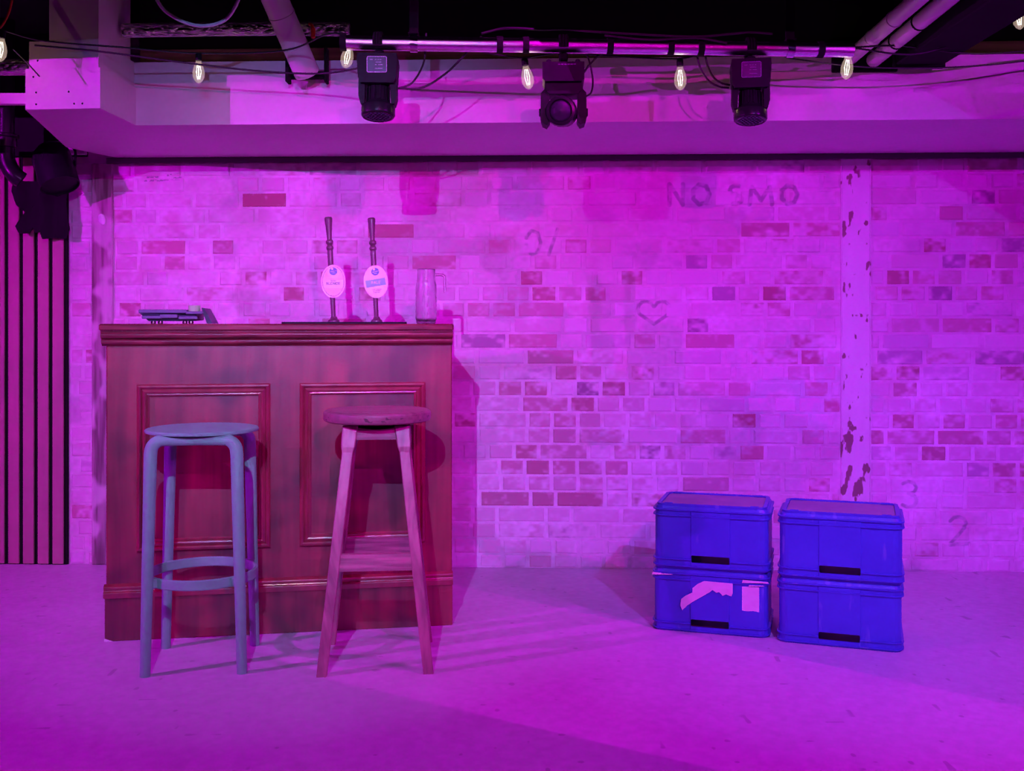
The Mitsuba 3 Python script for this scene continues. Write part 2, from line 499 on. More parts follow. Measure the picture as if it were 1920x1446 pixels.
order = sorted(bricks, key=lambda b: (hidden(*b), -(b[1] - b[0]) * (b[3] - b[2]) * (1 if True else 0)))
singles = set(order[:300])
rest, restc = [], []
for b in bricks:
    a, c, z0, z1 = b
    e = expose((a + c) / 2, (z0 + z1) / 2)
    r = R.random()
    lvl = 0 if r < e * .75 else (1 if r < e * 1.5 else 2)
    t = R.random()
    base = np.array((.40, .12, .18)) * (1 - t) + np.array((.58, .22, .34)) * t
    if R.random() < .12:
        base = np.array((.34, .14, .30))
    thin = R.uniform(.0, .5) if R.random() < .08 + e * .75 else R.uniform(.6, .97)     # how much wash is left on it
    if any(x0 < (a + c) / 2 < x1 and y0 < (z0 + z1) / 2 < y1 for x0, x1, y0, y1 in ((.6, 1.36, 1.6, 1.76), (0, .28, 1.38, 1.55), (.5, .76, 1.06, 1.24), (1.66, 2.1, .1, .45))):
        lvl, thin = 3, 1.0          # the wash is thick where the old lettering is
    base = base * (1 - thin) + np.array((.80, .52, .74)) * thin
    m = brick_mesh(a, c, z0, z1, R.uniform(.0025, .006))
    m.apply_transform(ROOM)
    col = np.tile(base, (len(m.vertices), 1))
    if b in singles:
        obj('wall_back__brick', m, f'm_brick_{lvl}', color=col)
    else:
        rest.append(m)
        restc.append(col)
obj('wall_back__brickwork', cat(*rest), 'm_brick_1', kind='stuff', color=np.vstack(restc))

# painted column, timber post, dark strip for the shadow under the soffit, slat panel
room('wall_column', cat(span(COL[0], COL[1], -.010, .02, 0, 1.856, .002), span(COL[0] - .004, COL[0], -.012, .02, 0, 1.856, .0008), span(COL[1], COL[1] + .004, -.012, .02, 0, 1.856, .0008)), 'm_column',
     label='flush painted column in the brick wall with chipped rusty paint near its foot', category='column')
room('timber_post__beam', span(-1.918, -1.822, -.016, -.0003, 0, 1.831, .004), 'm_timber')
tag('timber_post', 'dark weathered timber post set against the wall left of the bar', 'post')
oval = lathe([(0, .012), (.012, .011), (.020, .006), (.021, 0)], 24)
oval.apply_transform(np.diag([.8, 1.25, 1, 1]))
oval.apply_transform(rotm(.25, [0, 0, 1]))
oval.apply_transform(UPRIGHT)
oval.apply_translation((-1.868, -.016, 1.575))
room('timber_post__cover_plate', oval, 'm_plate_white', smooth=40, label='small white oval cover plate')

# ------------------------------------------------------------------ boxed-in bulkhead above the wall (wall coordinates)
BZ0, BF = 1.856, -.775            # soffit height, fascia face
plan = sg.Polygon([(-1.68, -1.075), (-1.405, -1.09), (-1.405, BF), (4.3, BF), (4.3, -.004), (-1.80, -.004), (-1.90, -.30)])
room('trim_1', cat(prism(plan, .144, (0, 0, BZ0)),
                   prism(plan.buffer(-.011, join_style=2), .10, (0, 0, BZ0 + .143))), 'm_fascia', kind='structure',
     label='white boxed-in bulkhead along the top of the brick wall')
up = sg.Polygon([(-1.60, -1.064), (-1.416, -1.078), (-1.416, -.80), (-1.60, -.80)])
room('trim_1__upper_box', prism(up, HC - BZ0 - .243, (0, 0, BZ0 + .243)), 'm_fascia')
room('void_sheet_3', span(-1.404, 4.3, -.745, -.71, BZ0 + .296, HC - .001, .002), 'm_ceiling', kind='structure', label='black sheet standing in for the dark void above the bulkhead')  # black sheet added so the void above the bulkhead stays dark
room('trim_1__raw_board', span(-1.40, 4.3, -.752, -.72, BZ0 + .2435, BZ0 + .295, .002), 'm_raw_board', label='unpainted brown board above the white fascia')
for x, z in ((-1.65, .115), (-1.64, .06), (-1.52, .06), (-1.64, .175), (-1.50, .018), (-1.47, .018), (-1.64, .018)):
    s = lathe([(.0035, 0), (.0035, .0015), (0, .0015)], 10, axis=(0, -1, 0))
    s.apply_translation((x, -1.074 - (x + 1.68) * .0545 - (0 if z < .144 else -.011), BZ0 + z))
    room('trim_1__screw', s, 'm_black_matte')
room('shade_strip_2', span(-1.85, 4.3, -.016, -.0065, 1.832, 1.856, .002), 'm_dark_wall', kind='structure', label='dark strip standing in for the shadow line where the wall meets the soffit')  # solid dark strip painted in place of the shadow gap

room('void_sheet_4', span(-4.3, -1.94, -.03, -.0005, 1.863, HC - .001, .002), 'm_ceiling', kind='structure', label='black sheet standing in for the dark void above the slat panel in the left corner')  # black sheet added in place of the unlit void behind the corner
# slat panel at the far left
room('slat_panel__backing', span(-2.9, -2.03, -.012, -.0005, 0.0, 1.862, .001), 'm_felt', label='black felt backing')
obj('side_batten', span(-2.7, -1.72, 3.72, 3.75, 1.886, 1.926, .002), 'm_fascia', label='pale batten end sticking out at the far left under the silver foil pipe', category='batten')
tag('slat_panel', 'acoustic panel of vertical wooden slats with black gaps at the far left', 'wall panel')
x = -2.046
while x > -2.85:
    w = .050
    room('slat_panel__slat', span(x - w, x, -.024, -.012, .004, 1.858, .0015), 'm_slat')
    x -= .0685

# ------------------------------------------------------------------ bar counter (local: x along the front, y into the bar, z up)
BAR = TR(-1.406, 3.599, 0, math.atan2(.197, 1.188))
BL, BD, BT = 1.204, .56, 1.0992
tag('bar_counter', 'dark red mahogany bar counter with two framed panels on its front', 'bar counter')


def bar(key, mesh, bsdf='m_bar', **k):
    return obj('bar_counter__' + key, mesh, bsdf, M=BAR, **k)


bar('body', span(0, BL, .006, BD, 0, BT - .06, .004))
bar('worktop', span(-.016, BL + .002, -.034, BD + .01, BT - .024, BT, .005), 'm_bar_top')


def profile_x(pts, x0, x1):
    """Extrude a (y, z) outline along x."""
    m = trimesh.creation.extrude_polygon(sg.Polygon(pts), x1 - x0, engine='earcut')
    m.apply_transform(np.array([[0, 0, 1, x0], [1, 0, 0, 0], [0, 1, 0, 0], [0, 0, 0, 1]], float))
    return m


def arc(cy, cz, r, a0, a1, n=6):
    return [(cy + r * math.cos(math.radians(a)), cz + r * math.sin(math.radians(a))) for a in np.linspace(a0, a1, n)]


bar('chipped_corner', hull([(-.0042, -.0045, .0003), (.024, -.0045, .0003), (-.0042, -.0045, .011), (-.0042, -.0032, .0003), (.024, -.0032, .0003), (-.0042, -.0032, .011)]), 'm_plate_white', label='pale chipped corner at the foot')
mz = BT - .0245
corn = [(.02, mz)] + [(-.024, mz), (-.024, mz - .005)] + arc(-.015, mz - .014, .012, 120, 250) + [(-.012, mz - .027)] + arc(-.004, mz - .037, .011, 110, 270) + [(.0, mz - .052), (.02, mz - .052)]
bar('cornice', profile_x(corn, -.012, BL), 'm_bar_top', smooth=35)
bar('plinth', span(-.003, BL + .001, -.003, .0058, 0, .150, .002))
sk = [(.005, .1502), (-.012, .1502), (-.012, .158)] + arc(-.006, .166, .007, 200, 100) + [(-.006, .176)] + arc(-.001, .184, .008, 190, 95) + [(.005, .197)]
bar('skirting_moulding', profile_x(sk, -.006, BL + .002), 'm_rail', smooth=35)


def frame_rail(p0, p1, q0, q1, prof):
    """One mitred rail of a panel frame between outer corners p and inner corners q ((x, z) each); prof: (fraction across, depth out)."""
    V = []
    for o, i in ((p0, q0), (p1, q1)):
        for t, d in prof:
            V.append((o[0] + (i[0] - o[0]) * t, -d, o[1] + (i[1] - o[1]) * t))
    n = len(prof)
    f = []
    for j in range(n):
        a, b = j, (j + 1) % n
        f += [(a, a + n, b + n), (a, b + n, b)]
    for j in range(1, n - 1):
        f += [(0, j, j + 1), (n, n + j + 1, n + j)]
    return tm(V, f)


PROF = [(0, -.0055), (0, .008), (.08, .012), (.22, .014), (.34, .011), (.36, .006), (.5, .009), (.62, .011), (.74, .009), (.76, .004), (.9, .005), (1, .002), (1, -.0055)]
for x0, x1 in ((.104, .556), (.658, 1.105)):
    z0, z1, w = .308, .888, .041
    O = [(x0, z0), (x1, z0), (x1, z1), (x0, z1)]
    I = [(x0 + w, z0 + w), (x1 - w, z0 + w), (x1 - w, z1 - w), (x0 + w, z1 - w)]
    for k in range(4):
        bar('panel_rail', frame_rail(O[k], O[(k + 1) % 4], I[k], I[(k + 1) % 4], PROF[::-1]), 'm_rail', smooth=25)

# ------------------------------------------------------------------ wooden stool
WS = TR(-.443, 3.425, 0, math.radians(5))
tag('wooden_stool', 'round wooden bar stool with splayed square legs in front of the right bar panel', 'stool')


def ws(key, mesh, bsdf='m_stool_wood', **k):
    return obj('wooden_stool__' + key, mesh, bsdf, M=WS, **k)


RS = .176
ws('seat', lathe([(0, .780), (RS - .012, .780), (RS - .003, .784), (RS, .790), (RS, .808), (RS - .003, .814), (RS - .010, .818), (RS - .05, .8165), (0, .8155)], 64), 'm_seat_wood', smooth=35)
ws('swivel_plate', lathe([(0, .756), (.075, .756), (.075, .7795), (0, .7795)], 24), 'm_black_matte', smooth=35, label='dark swivel plate under the seat')


def leg_at(s, t, z):
    """centre line of a leg at height z"""
    k = z / .772
    return np.array([s * (.166 * (1 - k) + .082 * k), t * (.163 * (1 - k) + .082 * k), z])


for s in (-1, 1):
    for t in (-1, 1):
        rings = []
        for z, hw in ((0, .0160), (.10, .0165), (.55, .0170), (.690, .0170), (.706, .0215), (.735, .0235), (.772, .0245)):
            c = leg_at(s, t, z)
            rings.append([c + np.array([a * hw, b * min(hw, .0185), 0]) for a, b in ((-1, -.86), (-.86, -1), (.86, -1), (1, -.86), (1, .86), (.86, 1), (-.86, 1), (-1, .86))])
        V = np.array(rings).reshape(-1, 3)
        f = []
        for i in range(len(rings) - 1):
            for j in range(8):
                a, b = i * 8 + j, i * 8 + (j + 1) % 8
                f += [(a, b, b + 8), (a, b + 8, a + 8)]
        n0 = (len(rings) - 1) * 8
        for j in range(1, 7):
            f += [(0, j + 1, j), (n0, n0 + j, n0 + j + 1)]
        ws('leg', tm(V, f))


def strut_between(s0, t0, s1, t1, z0, z1, th):
    a0, b0, a1, b1 = leg_at(s0, t0, z0), leg_at(s1, t1, z0), leg_at(s0, t0, z1), leg_at(s1, t1, z1)
    d = (b0 - a0) / np.linalg.norm(b0 - a0)
    q = np.cross(d, [0, 0, 1]) * th / 2
    i = d * .014
    return hull([p + o + e for p, e in ((a0, i), (b0, -i), (a1, i), (b1, -i)) for o in (q, -q)])


for t in (-1, 1):
    ws('stretcher', strut_between(-1, t, 1, t, .318, .370, .02), 'm_stool_rail')
for s0, t0, s1, t1 in ((-1, -1, 1, -1), (-1, 1, 1, 1), (-1, -1, -1, 1), (1, -1, 1, 1)):
    # apron rails with a hollow upper edge
    a, b = leg_at(s0, t0, .735), leg_at(s1, t1, .735)
    d = (b - a)
    L = np.linalg.norm(d)
    d /= L
    h = [(x, .772 - .012 * math.sin(math.pi * x / L)) for x in np.linspace(.012, L - .012, 11)]
    poly = sg.Polygon([(.012, .728), (L - .012, .728)] + h[::-1])
    m = prism(poly, .016, (0, 0, -.008), None)
    m.apply_transform(UPRIGHT)
    ang = math.atan2(d[1], d[0])
    m.apply_transform(rz(ang))
    m.apply_translation((a[0], a[1], 0))
    ws('apron', m, 'm_stool_rail')

# ------------------------------------------------------------------ grey stool
GS = TR(-1.012, 3.40, 0, math.radians(6))
tag('grey_stool', 'grey-green metal bar stool with round seat and hoop footrest by the left bar panel', 'stool')


def gs(key, mesh, bsdf='m_stool_grey', **k):
    return obj('grey_stool__' + key, mesh, bsdf, M=GS, **k)


RG = .180
gs('seat', lathe([(0, .7485), (RG - .006, .7485), (RG - .001, .750), (RG, .753), (RG, .756), (RG - .003, .7595), (RG - .010, .761), (RG - .03, .7602), (0, .758)], 64), smooth=35)
for s in (-1, 1):
    for t in (-1, 1):
        # a leg bends at the top and runs half way along the seat's edge
        p = [np.array([s * .148, t * .143, 0]), np.array([s * .132, t * .141, .686])]
        c = np.array([s * .131, t * .138, .742])
        path = list(np.linspace(p[0], p[1], 8))
        for q in np.linspace(0, math.pi / 2, 8)[1:]:
            path.append(np.array([s * (.131 - .036 * (1 - math.cos(q))), t * .141, .6975 + .037 * math.sin(q)]))
        path.append(np.array([0, t * .141, .7345]))
        rr = list(np.linspace(.0160, .0205, 8)) + [.0205, .0205, .0202, .0198, .0192, .0185, .0178] + [.0165]
        gs('leg', tube(path, rr, 16), smooth=40)
zf = .285
RF = .172
hoop = lathe([(RF, zf - .016), (RF + .003, zf - .013), (RF + .003, zf + .013), (RF, zf + .016), (RF - .005, zf + .016), (RF - .008, zf + .013), (RF - .008, zf - .013), (RF - .005, zf - .016), (RF, zf - .016)], 64)
gs('foot_hoop', hoop, smooth=35, label='flat hoop footrest')
for s in (-1, 1):
    for t in (-1, 1):
        lx, ly = s * .1415, t * .1413
        d = np.array([lx, ly]) / math.hypot(lx, ly)
        b = cbox((.045, .03, .030), ((RF + .012) * d[0], (RF + .012) * d[1], zf), .004, None)
        b = cbox((.034, .026, .030), (0, 0, 0), .004)
        b.apply_transform(rz(math.atan2(d[1], d[0])))
        b.apply_translation(((RF + .010) * d[0], (RF + .010) * d[1], zf))
        gs('hoop_bracket', b)

# ------------------------------------------------------------------ crates (upside-down stacking boxes; local: x along the front, y back)
CW, CD, CH = .412, .302, .2265


def rrect(w, d, r, off=0.0):
    return sg.box(-w / 2 + r, -d / 2 + r, w / 2 - r, d / 2 - r).buffer(r + off, quad_segs=5)


def man(m):
    m = trimesh.Trimesh(m.vertices, m.faces, process=True)
    return Manifold(Mesh(np.asarray(m.vertices, np.float32), np.asarray(m.faces, np.uint32)))


def unman(m):
    q = m.to_mesh()
    return trimesh.Trimesh(q.vert_properties[:, :3], q.tri_verts, process=False)


def crate_body():
    solid = man(prism(rrect(CW - .012, CD - .012, .03), CH - .018))
    inner = man(prism(rrect(CW - .020, CD - .020, .028), CH - .028, (0, 0, -.004)))
    top = man(hull([(x, y, z) for z, o in ((CH - .0185, 0.0), (CH - .008, -.004)) for x, y in rrect(CW - .012, CD - .012, .03, o).exterior.coords[:-1]]))
    m = solid + top
    m = m - inner
    for z0, z1 in ((.006, .010), (.029, .033), (CH - .042, CH - .038), (CH - .022, CH - .0175)):
        rib = prism(rrect(CW - .012, CD - .012, .03, .0075).difference(rrect(CW - .012, CD - .012, .03, -.002)), z1 - z0, (0, 0, z0))
        m = m + man(rib)
    for s in (-1, 1):          # smooth centre panels at front and back, over the ribs
        m = m + man(cbox((.138, .008, CH - .024), (0, s * (CD / 2 - .006), (CH - .024) / 2 + .001), .002))
        m = m - man(cbox((.134, .05, .026), (0, s * CD / 2, .034), .003))
    return unman(m)


def crate_base():
    """the box's underside, facing up: a raised rim around a sunken dusty panel"""
    o = rrect(CW - .026, CD - .03, .028)
    ringp = o.difference(rrect(CW - .052, CD - .056, .02))
    m = man(prism(ringp, .008, (0, 0, CH - .008)))
    for sx in (-1, 1):
        for sy in (-1, 1):
            m = m + man(cbox((.03, .012, .006), (sx * (CW / 2 - .055), sy * (CD / 2 - .028), CH - .001), .001))
    return unman(m)


BODY, BASE = crate_body(), crate_base()
DUST = prism(rrect(CW - .054, CD - .058, .018), .003, (0, 0, CH - .0078))
SL = TR(0, 0, 0)


def stack_frame(x0, y0, x1, y1):
    """from the front edge's two floor corners"""
    a = math.atan2(y1 - y0, x1 - x0)
    mx, my = (x0 + x1) / 2, (y0 + y1) / 2
    return TR(mx - math.sin(a) * CD / 2, my + math.cos(a) * CD / 2, 0, a)


ST = [stack_frame(.499, 3.743, .900, 3.622), stack_frame(.912, 3.596, 1.308, 3.462)]
names = [['blue plastic crate patched with pale tape, lower one of the left stack', 'blue plastic crate on top of the taped crate'],
         ['blue plastic crate without tape on the floor, lower one of the right stack', 'blue plastic crate nearest the right wall end, on top of the untaped crate']]
names[1][1] = 'blue plastic crate on top of the right stack, in front of the painted column'
n = 0
for i in range(2):
    for k in range(2):
        key = 'stacking_crate' + (f'_{n:03d}' if n else '')
        n += 1
        M = ST[i] @ TR((.002 if k else 0), (.001 if k else 0), k * (CH + .0005))
        tag(key, names[i][k], 'crate', 'blue plastic crates in two stacks')
        obj(key + '__body', BODY, 'm_crate', M=M)
        obj(key + '__rim', BASE, 'm_crate', M=M)
        obj(key + '__base_panel', DUST, 'm_dustytop', M=M, label='dusty purple-grey base panel')
        if i == 0 and k == 0:
            yf = -CD / 2 - .0022
            rag = [(-.115, .095), (-.108, .078), (-.090, .096), (-.075, .108), (-.010, .150), (-.002, .158), (.012, .149), (.022, .152), (.034, .140), (.046, .146), (.064, .140), (.069, .152), (.069, .186), (-.030, .188), (-.050, .178), (-.072, .160), (-.072, .144), (-.098, .130), (-.112, .118)]
            obj(key + '__tape', prism(sg.Polygon([(x + .012, z) for x, z in rag]), .0006, (0, 0, 0), UPRIGHT), 'm_tape', M=M @ TR(0, yf - .0002, 0), label='pale torn adhesive tape strip')
            sq = [(.112, .092), (.130, .090), (.150, .0925), (.171, .090), (.171, .178), (.112, .176)]
            obj(key + '__tape', prism(sg.Polygon(sq), .0006, (0, 0, 0), UPRIGHT), 'm_tape', M=M @ TR(0, -CD / 2 + .0055, 0), label='pale square of tape')
            for x0, x1, z0, z1 in ((-.205, -.130, .198, .205), (.112, .205, .190, .199), (.135, .190, .179, .185)):
                obj(key + '__tape', prism(sg.Polygon([(x0, z0), (x1, z0 + .004), (x1 - .004, z1), (x0 + .003, z1 + .002)]), .0006, (0, 0, 0), UPRIGHT), 'm_tape', M=M @ TR(0, -CD / 2 - .0008, 0), label='pale torn scrap of tape')

# ------------------------------------------------------------------ things on the bar (local bar coordinates)
BM = BAR @ TR(0, 0, BT)
mat = prism(sg.box(.600, .13, 1.035, .30).buffer(.012), .007)
tag('bar_mat', 'thin black rubber drip mat under the beer pumps on the bar', 'bar mat')
obj('bar_mat', mat, 'm_black', M=BM)


def pump(key, x, y, label, kind):
    M = BM @ TR(x, y, .0072)
    tag(key, label, 'beer pump', 'beer pump handles on the bar')
    lean = rotm(math.radians(-2.9 if kind else -3.0), [0, 1, 0])

    def part(nm, mesh, b, **k):
        mesh = mesh.copy()
        return obj(key + '__' + nm, mesh, b, M=M @ lean, **k)
    obj(key + '__base', lathe([(0, 0), (.021, 0), (.021, .006), (.014, .012), (.011, .020), (0, .020)], 24), 'm_pump', M=M, smooth=35)
    part('shaft', lathe([(0, .015), (.0082, .015), (.0095, .10), (.0105, .265), (.0095, .272), (0, .272)], 20), 'm_pump', smooth=40)
    part('collar', lathe([(0, .270), (.009, .270), (.013, .276), (.0135, .283), (.009, .290), (.0095, .293), (.0135, .298), (.0135, .306), (.009, .312), (0, .312)], 20), 'm_pump', smooth=40)
    part('grip', lathe([(0, .310), (.0085, .310), (.0095, .33), (.0125, .365), (.0145, .388), (.0145, .392), (.012, .397), (0, .399)], 20), 'm_pump', smooth=40)
    # oval pump clip badge in front of the shaft
    c = np.array([.006 if not kind else .004, -.0125, .153])
    tilt = rotm(math.radians(3.0 if not kind else -1), [0, 1, 0])

    def flat(poly, dep, out):
        m = prism(poly, dep, (0, 0, out), None)
        m.apply_transform(UPRIGHT)
        m.apply_transform(tilt)
        m.apply_translation(c)
        return m

    def oval_(sx, sy):
        return sa.scale(sg.Point(0, 0).buffer(1, quad_segs=16), sx, sy)

    def words(t, h, x0, z0, wmax, bold=True):
        m = meshkit.text_mesh(t, h, .0003, bold)
        b = m.bounds
        s = min(1.0, wmax / (b[1][0] - b[0][0]))
        m.apply_translation((-(b[0][0] + b[1][0]) / 2, 0, 0))
        m.apply_scale([s, s, 1])
        m.apply_translation((x0, z0, .0040))
        m.apply_transform(UPRIGHT)
        m.apply_transform(tilt)
        m.apply_translation(c)
        return m
    bd = key + '__badge'
    part('badge', flat(oval_(.046, .0625), .003, 0), 'm_badge_cream', label='oval pump clip badge')
    inner = oval_(.0385, .0545)
    if not kind:
        band = inner.difference(sg.box(-.1, -.026, .1, .006)).difference(sa.scale(sg.Point(0, .0355).buffer(1), .024, .024))
        for g in getattr(band, 'geoms', [band]):
            part('badge__panel', flat(g, .0004, .0031), 'm_badge_orange')
        part('badge__ring', flat(oval_(.0405, .0565).difference(oval_(.0392, .0552)), .0005, .003), 'm_badge_grey')
        part('badge__lettering', words('BLONDE', .0095, 0, -.0125, .056), 'm_badge_grey', label='grey word BLONDE')
        part('badge__lettering', words('BELGIAN', .0035, 0, .0005, .03), 'm_badge_grey')
    else:
        b4 = sa.rotate(sg.box(-.0385, -.0175, .036, .0095), 6, origin=(0, 0))
        part('badge__panel', flat(b4, .0004, .0031), 'm_badge_blue', label='slanted blue band')
        w = words('PALE', .0105, 0, -.0085, .04)
        part('badge__lettering', w, 'm_badge_cream', label='white word PALE')
        for q in range(3):
            part('badge__small_print', flat(sg.box(-.018 + q * .003, -.030 - q * .006, .020 - q * .004, -.0285 - q * .006), .0003, .0031), 'm_badge_grey')
    roundel = sg.Point(0, .038).buffer(.0145)
    wave = sg.box(-.012, .0375, .013, .0395)
    part('badge__roundel', flat(roundel.difference(sa.rotate(wave, 12)).difference(sg.Point(-.004, .047).buffer(.0045)).difference(sg.box(-.006, .031, .008, .0325)), .0005, .0031), 'm_badge_navy', label='small navy round emblem')


pump('beer_pump', .797 - .02, .215, 'beer pump handle with orange and cream oval badge reading BLONDE', 0)
pump('beer_pump_001', .958 - .02, .215, 'beer pump handle with blue-banded oval badge reading PALE', 1)

# glass jug
JM = BM @ TR(1.128, .235, .0003)
tag('glass_jug', 'tall clear glass jug with angular handle near the right end of the bar', 'jug')


def jug():
    n = 24
    prof_o = [(.034, 0), (.0375, .004), (.038, .012), (.0405, .018), (.0405, .06), (.0385, .063), (.0405, .066), (.0405, .105), (.0385, .108), (.0405, .112), (.0400, .150), (.0365, .163), (.0345, .172), (.0345, .205), (.0355, .209), (.0335, .211)]
    prof_i = [(.0318, .208), (.0318, .172), (.0335, .164), (.0368, .150), (.0372, .02), (.034, .010), (0.0005, .009)]
    pts = [(.0005, 0)] + prof_o + prof_i
    m = lathe(pts, n)
    v = m.vertices.copy()
    a = np.arctan2(v[:, 1], v[:, 0])
    r = np.hypot(v[:, 0], v[:, 1])
    on = (r > .0385) & (v[:, 2] > .015) & (v[:, 2] < .15)
    k = np.where(on, 1 - .03 * (np.round(a / (2 * np.pi) * n).astype(int) % 2), 1)
    m.vertices = np.stack([v[:, 0] * k, v[:, 1] * k, v[:, 2]], 1)
    return m


obj('glass_jug__body', jug(), 'm_glass', M=JM, smooth=True)
hp = spline([(.036, 0, .189), (.055, 0, .189), (.066, 0, .187), (.0715, 0, .178), (.072, 0, .150), (.0725, 0, .120)], 6)
obj('glass_jug__handle', tube(hp, .0052, 10), 'm_glass', M=JM, smooth=40)

# low counter device on round feet
DM = BM @ TR(.170, .30, .0003)
tag('counter_scale', 'low purple-grey plastic counter scale with chrome feet on the left end of the bar', 'scale')


def dev(key, mesh, b='m_device', **k):
    return obj('counter_scale__' + key, mesh, b, M=DM, **k)


dev('base', hull([(-.070, -.055, .010), (.095, -.055, .010), (-.070, .16, .012), (.10, .16, .014), (-.100, -.060, .038), (.100, -.060, .032), (-.100, .16, .040), (.105, .16, .050)]), 'm_device_dark')
dev('tray', cbox((.172, .21, .014), (-.020, .045, .046), .003))
dev('keypad', cbox((.064, .10, .011), (.094, -.015, .041), .003))
dev('front_strip', cat(cbox((.072, .010, .011), (-.056, -.066, .024), .002), cbox((.068, .010, .011), (.072, -.066, .022), .002), cbox((.062, .012, .014), (.004, -.068, .028), .002)))
for x in (-.055, -.030, .058, .080):
    dev('foot', lathe([(0, 0), (.008, 0), (.0095, .004), (.008, .0105), (0, .0105)], 16, (x, -.045, 0)), 'm_bright_steel', smooth=40, label='shiny round foot')
dev('side_cover', hull([(.118, -.05, .060), (.128, -.05, .058), (.158, -.05, .001), (.138, -.05, .001), (.118, .15, .060), (.128, .15, .058), (.158, .15, .001), (.138, .15, .001)]), 'm_device_dark')
tape = lathe([(.008, 0), (.021, 0), (.022, .002), (.022, .020), (.021, .022), (.008, .022), (.008, 0)], 28)
obj('tape_roll', tape, 'm_green', M=DM @ TR(.088, -.015, .0470), smooth=35, label='small pale green roll of tape on top of the counter scale', category='tape roll')

# ------------------------------------------------------------------ lighting rail and fixtures
def rail_pt(x):
    return np.array([x, 3.36 + (x + .53) * .055, 2.008])


tag('lighting_rail', 'horizontal silver steel pipe that the stage lights hang from', 'pipe')
pts = np.linspace(rail_pt(-.545), rail_pt(1.13), 24)
obj('lighting_rail__pipe', tube(pts, .024, 20), 'm_steel', smooth=40)
for x in (-.318, .918):
    p = rail_pt(x)
    obj('lighting_rail__hanger', cat(cbox((.030, .005, HC - 2.03), (p[0], p[1] - .004, (HC + 2.03) / 2 - .001), .001), cbox((.034, .056, .004), (p[0], p[1], 2.036), .001)), 'm_black_matte', label='flat metal hanger strap')
    obj('lighting_rail__clamp', lathe([(.0245, -.012), (.0285, -.012), (.0285, .012), (.0245, .012)], 20, p, (1, .055, 0)), 'm_bright_steel', smooth=35)


def hook(key, x, lo):
    """hook clamp around the rail with a bolt down to the fixture at height lo"""
    p = rail_pt(x)
    a = np.radians(np.linspace(-60, 200, 14))
    path = np.stack([np.full(14, p[0]), p[1] + .031 * np.cos(a), p[2] + .031 * np.sin(a)], 1)
    m = [tube(path + np.array([o, 0, 0]), .0065, 8) for o in (-.009, 0, .009)]
    m.append(cbox((.028, .040, .022), (p[0], p[1], p[2] - .040), .004))
    m.append(cbox((.012, .012, max(p[2] - .05 - lo, .01)), (p[0], p[1], (p[2] - .05 + lo) / 2), .002))
    obj(key + '__clamp', cat(*m), 'm_black_matte', label='black hook clamp')


def poly_at(pts2, dep, y0):
    """front outline (x, z) extruded dep back from y0"""
    m = trimesh.creation.extrude_polygon(sg.Polygon(pts2), dep, engine='earcut')
    m.apply_transform(UPRIGHT)
    m.apply_translation((0, y0 + dep, 0))
    return m


def barrel_light(key, x, label, turn, lit):
    """moving head with its drum hanging down"""
    p = rail_pt(x)
    tag(key, label, 'stage light', 'moving head stage lights on the rail')
    M = TR(p[0], p[1], 0, turn)
    hook(key, x, 1.945)
    o = poly_at([(-.062, 1.962), (.062, 1.962), (.064, 1.945), (.060, 1.885), (.052, 1.868), (-.052, 1.868), (-.060, 1.885), (-.064, 1.945)], .11, -.058)
    obj(key + '__base', o, 'm_black', M=M)
    rim = sg.box(-.026, -.020, .026, .020).buffer(.006)
    scr = prism(rim.difference(rim.buffer(-.0022)), .0012, (0, 0, 0), UPRIGHT)
    obj(key + '__display', prism(rim.buffer(-.0021), .0008, (0, 0, 0), UPRIGHT), 'm_device_dark', M=M @ TR(0, -.0583, 1.925))
    obj(key + '__display__border', scr, 'm_label_line' if lit else 'm_device', M=M @ TR(0, -.0583, 1.925), label='pale outline around the display')
    lines = [prism(sg.box(a, b, a + w, b + .0018), .0006, (0, 0, 0), UPRIGHT) for a, b, w in ((-.022, .014, .010), (-.006, .014, .005), (.002, .014, .005), (.010, .014, .005), (-.004, .006, .018), (-.006, -.002, .006), (.004, -.002, .014), (-.006, -.014, .024))]
    obj(key + '__display__print', cat(*lines), 'm_label_line' if lit else 'm_device', M=M @ TR(0, -.0592, 1.925))
    for s in (-1, 1):
        arm = poly_at([(s * .040, 1.884), (s * .060, 1.884), (s * .061, 1.83), (s * .054, 1.805), (s * .042, 1.805)], .07, -.036)
        obj(key + '__yoke_arm', trimesh.Trimesh(arm.vertices, arm.faces) if s > 0 else arm, 'm_black', M=M)
        obj(key + '__knob', lathe([(0, 0), (.010, 0), (.010, .006), (0, .006)], 14, (s * .0545, 0, 1.838), (s, 0, 0)), 'm_black_shiny', M=M, smooth=35)
    tilt = rotm(math.radians(-10), [1, 0, 0], [0, 0, 1.84])
    body = lathe([(0, 1.872), (.030, 1.870), (.037, 1.860), (.0385, 1.815), (.041, 1.808), (.052, 1.800), (.0545, 1.795), (.0545, 1.772), (.051, 1.766), (.046, 1.765)], 40)
    obj(key + '__head', body, 'm_black_shiny', M=M @ tilt, smooth=35)
    fins = [cbox((.0035, .010, .045), (.0385 * math.cos(a), .0385 * math.sin(a), 1.836), .001, None) for a in np.radians(np.arange(200, 341, 28))]
    obj(key + '__cooling_fins', cat(*fins), 'm_black', M=M @ tilt)
    obj(key + '__lens', lathe([(0, 1.7665), (.047, 1.7665), (.047, 1.770), (0, 1.770)], 32), 'm_lens', M=M @ tilt, smooth=35)
    beads = []
    for q in range(-3, 4):
        for r in range(-3, 4):
            bx, by = .0125 * (q + .5 * r), .0108 * r
            if math.hypot(bx, by) < .040:
                beads.append(lathe([(.0052, 0), (.0045, -.002), (0, -.003)], 8, (bx, by, 1.7662)))
    obj(key + '__lens__beads', cat(*beads), 'm_device_dark', M=M @ tilt, smooth=35)


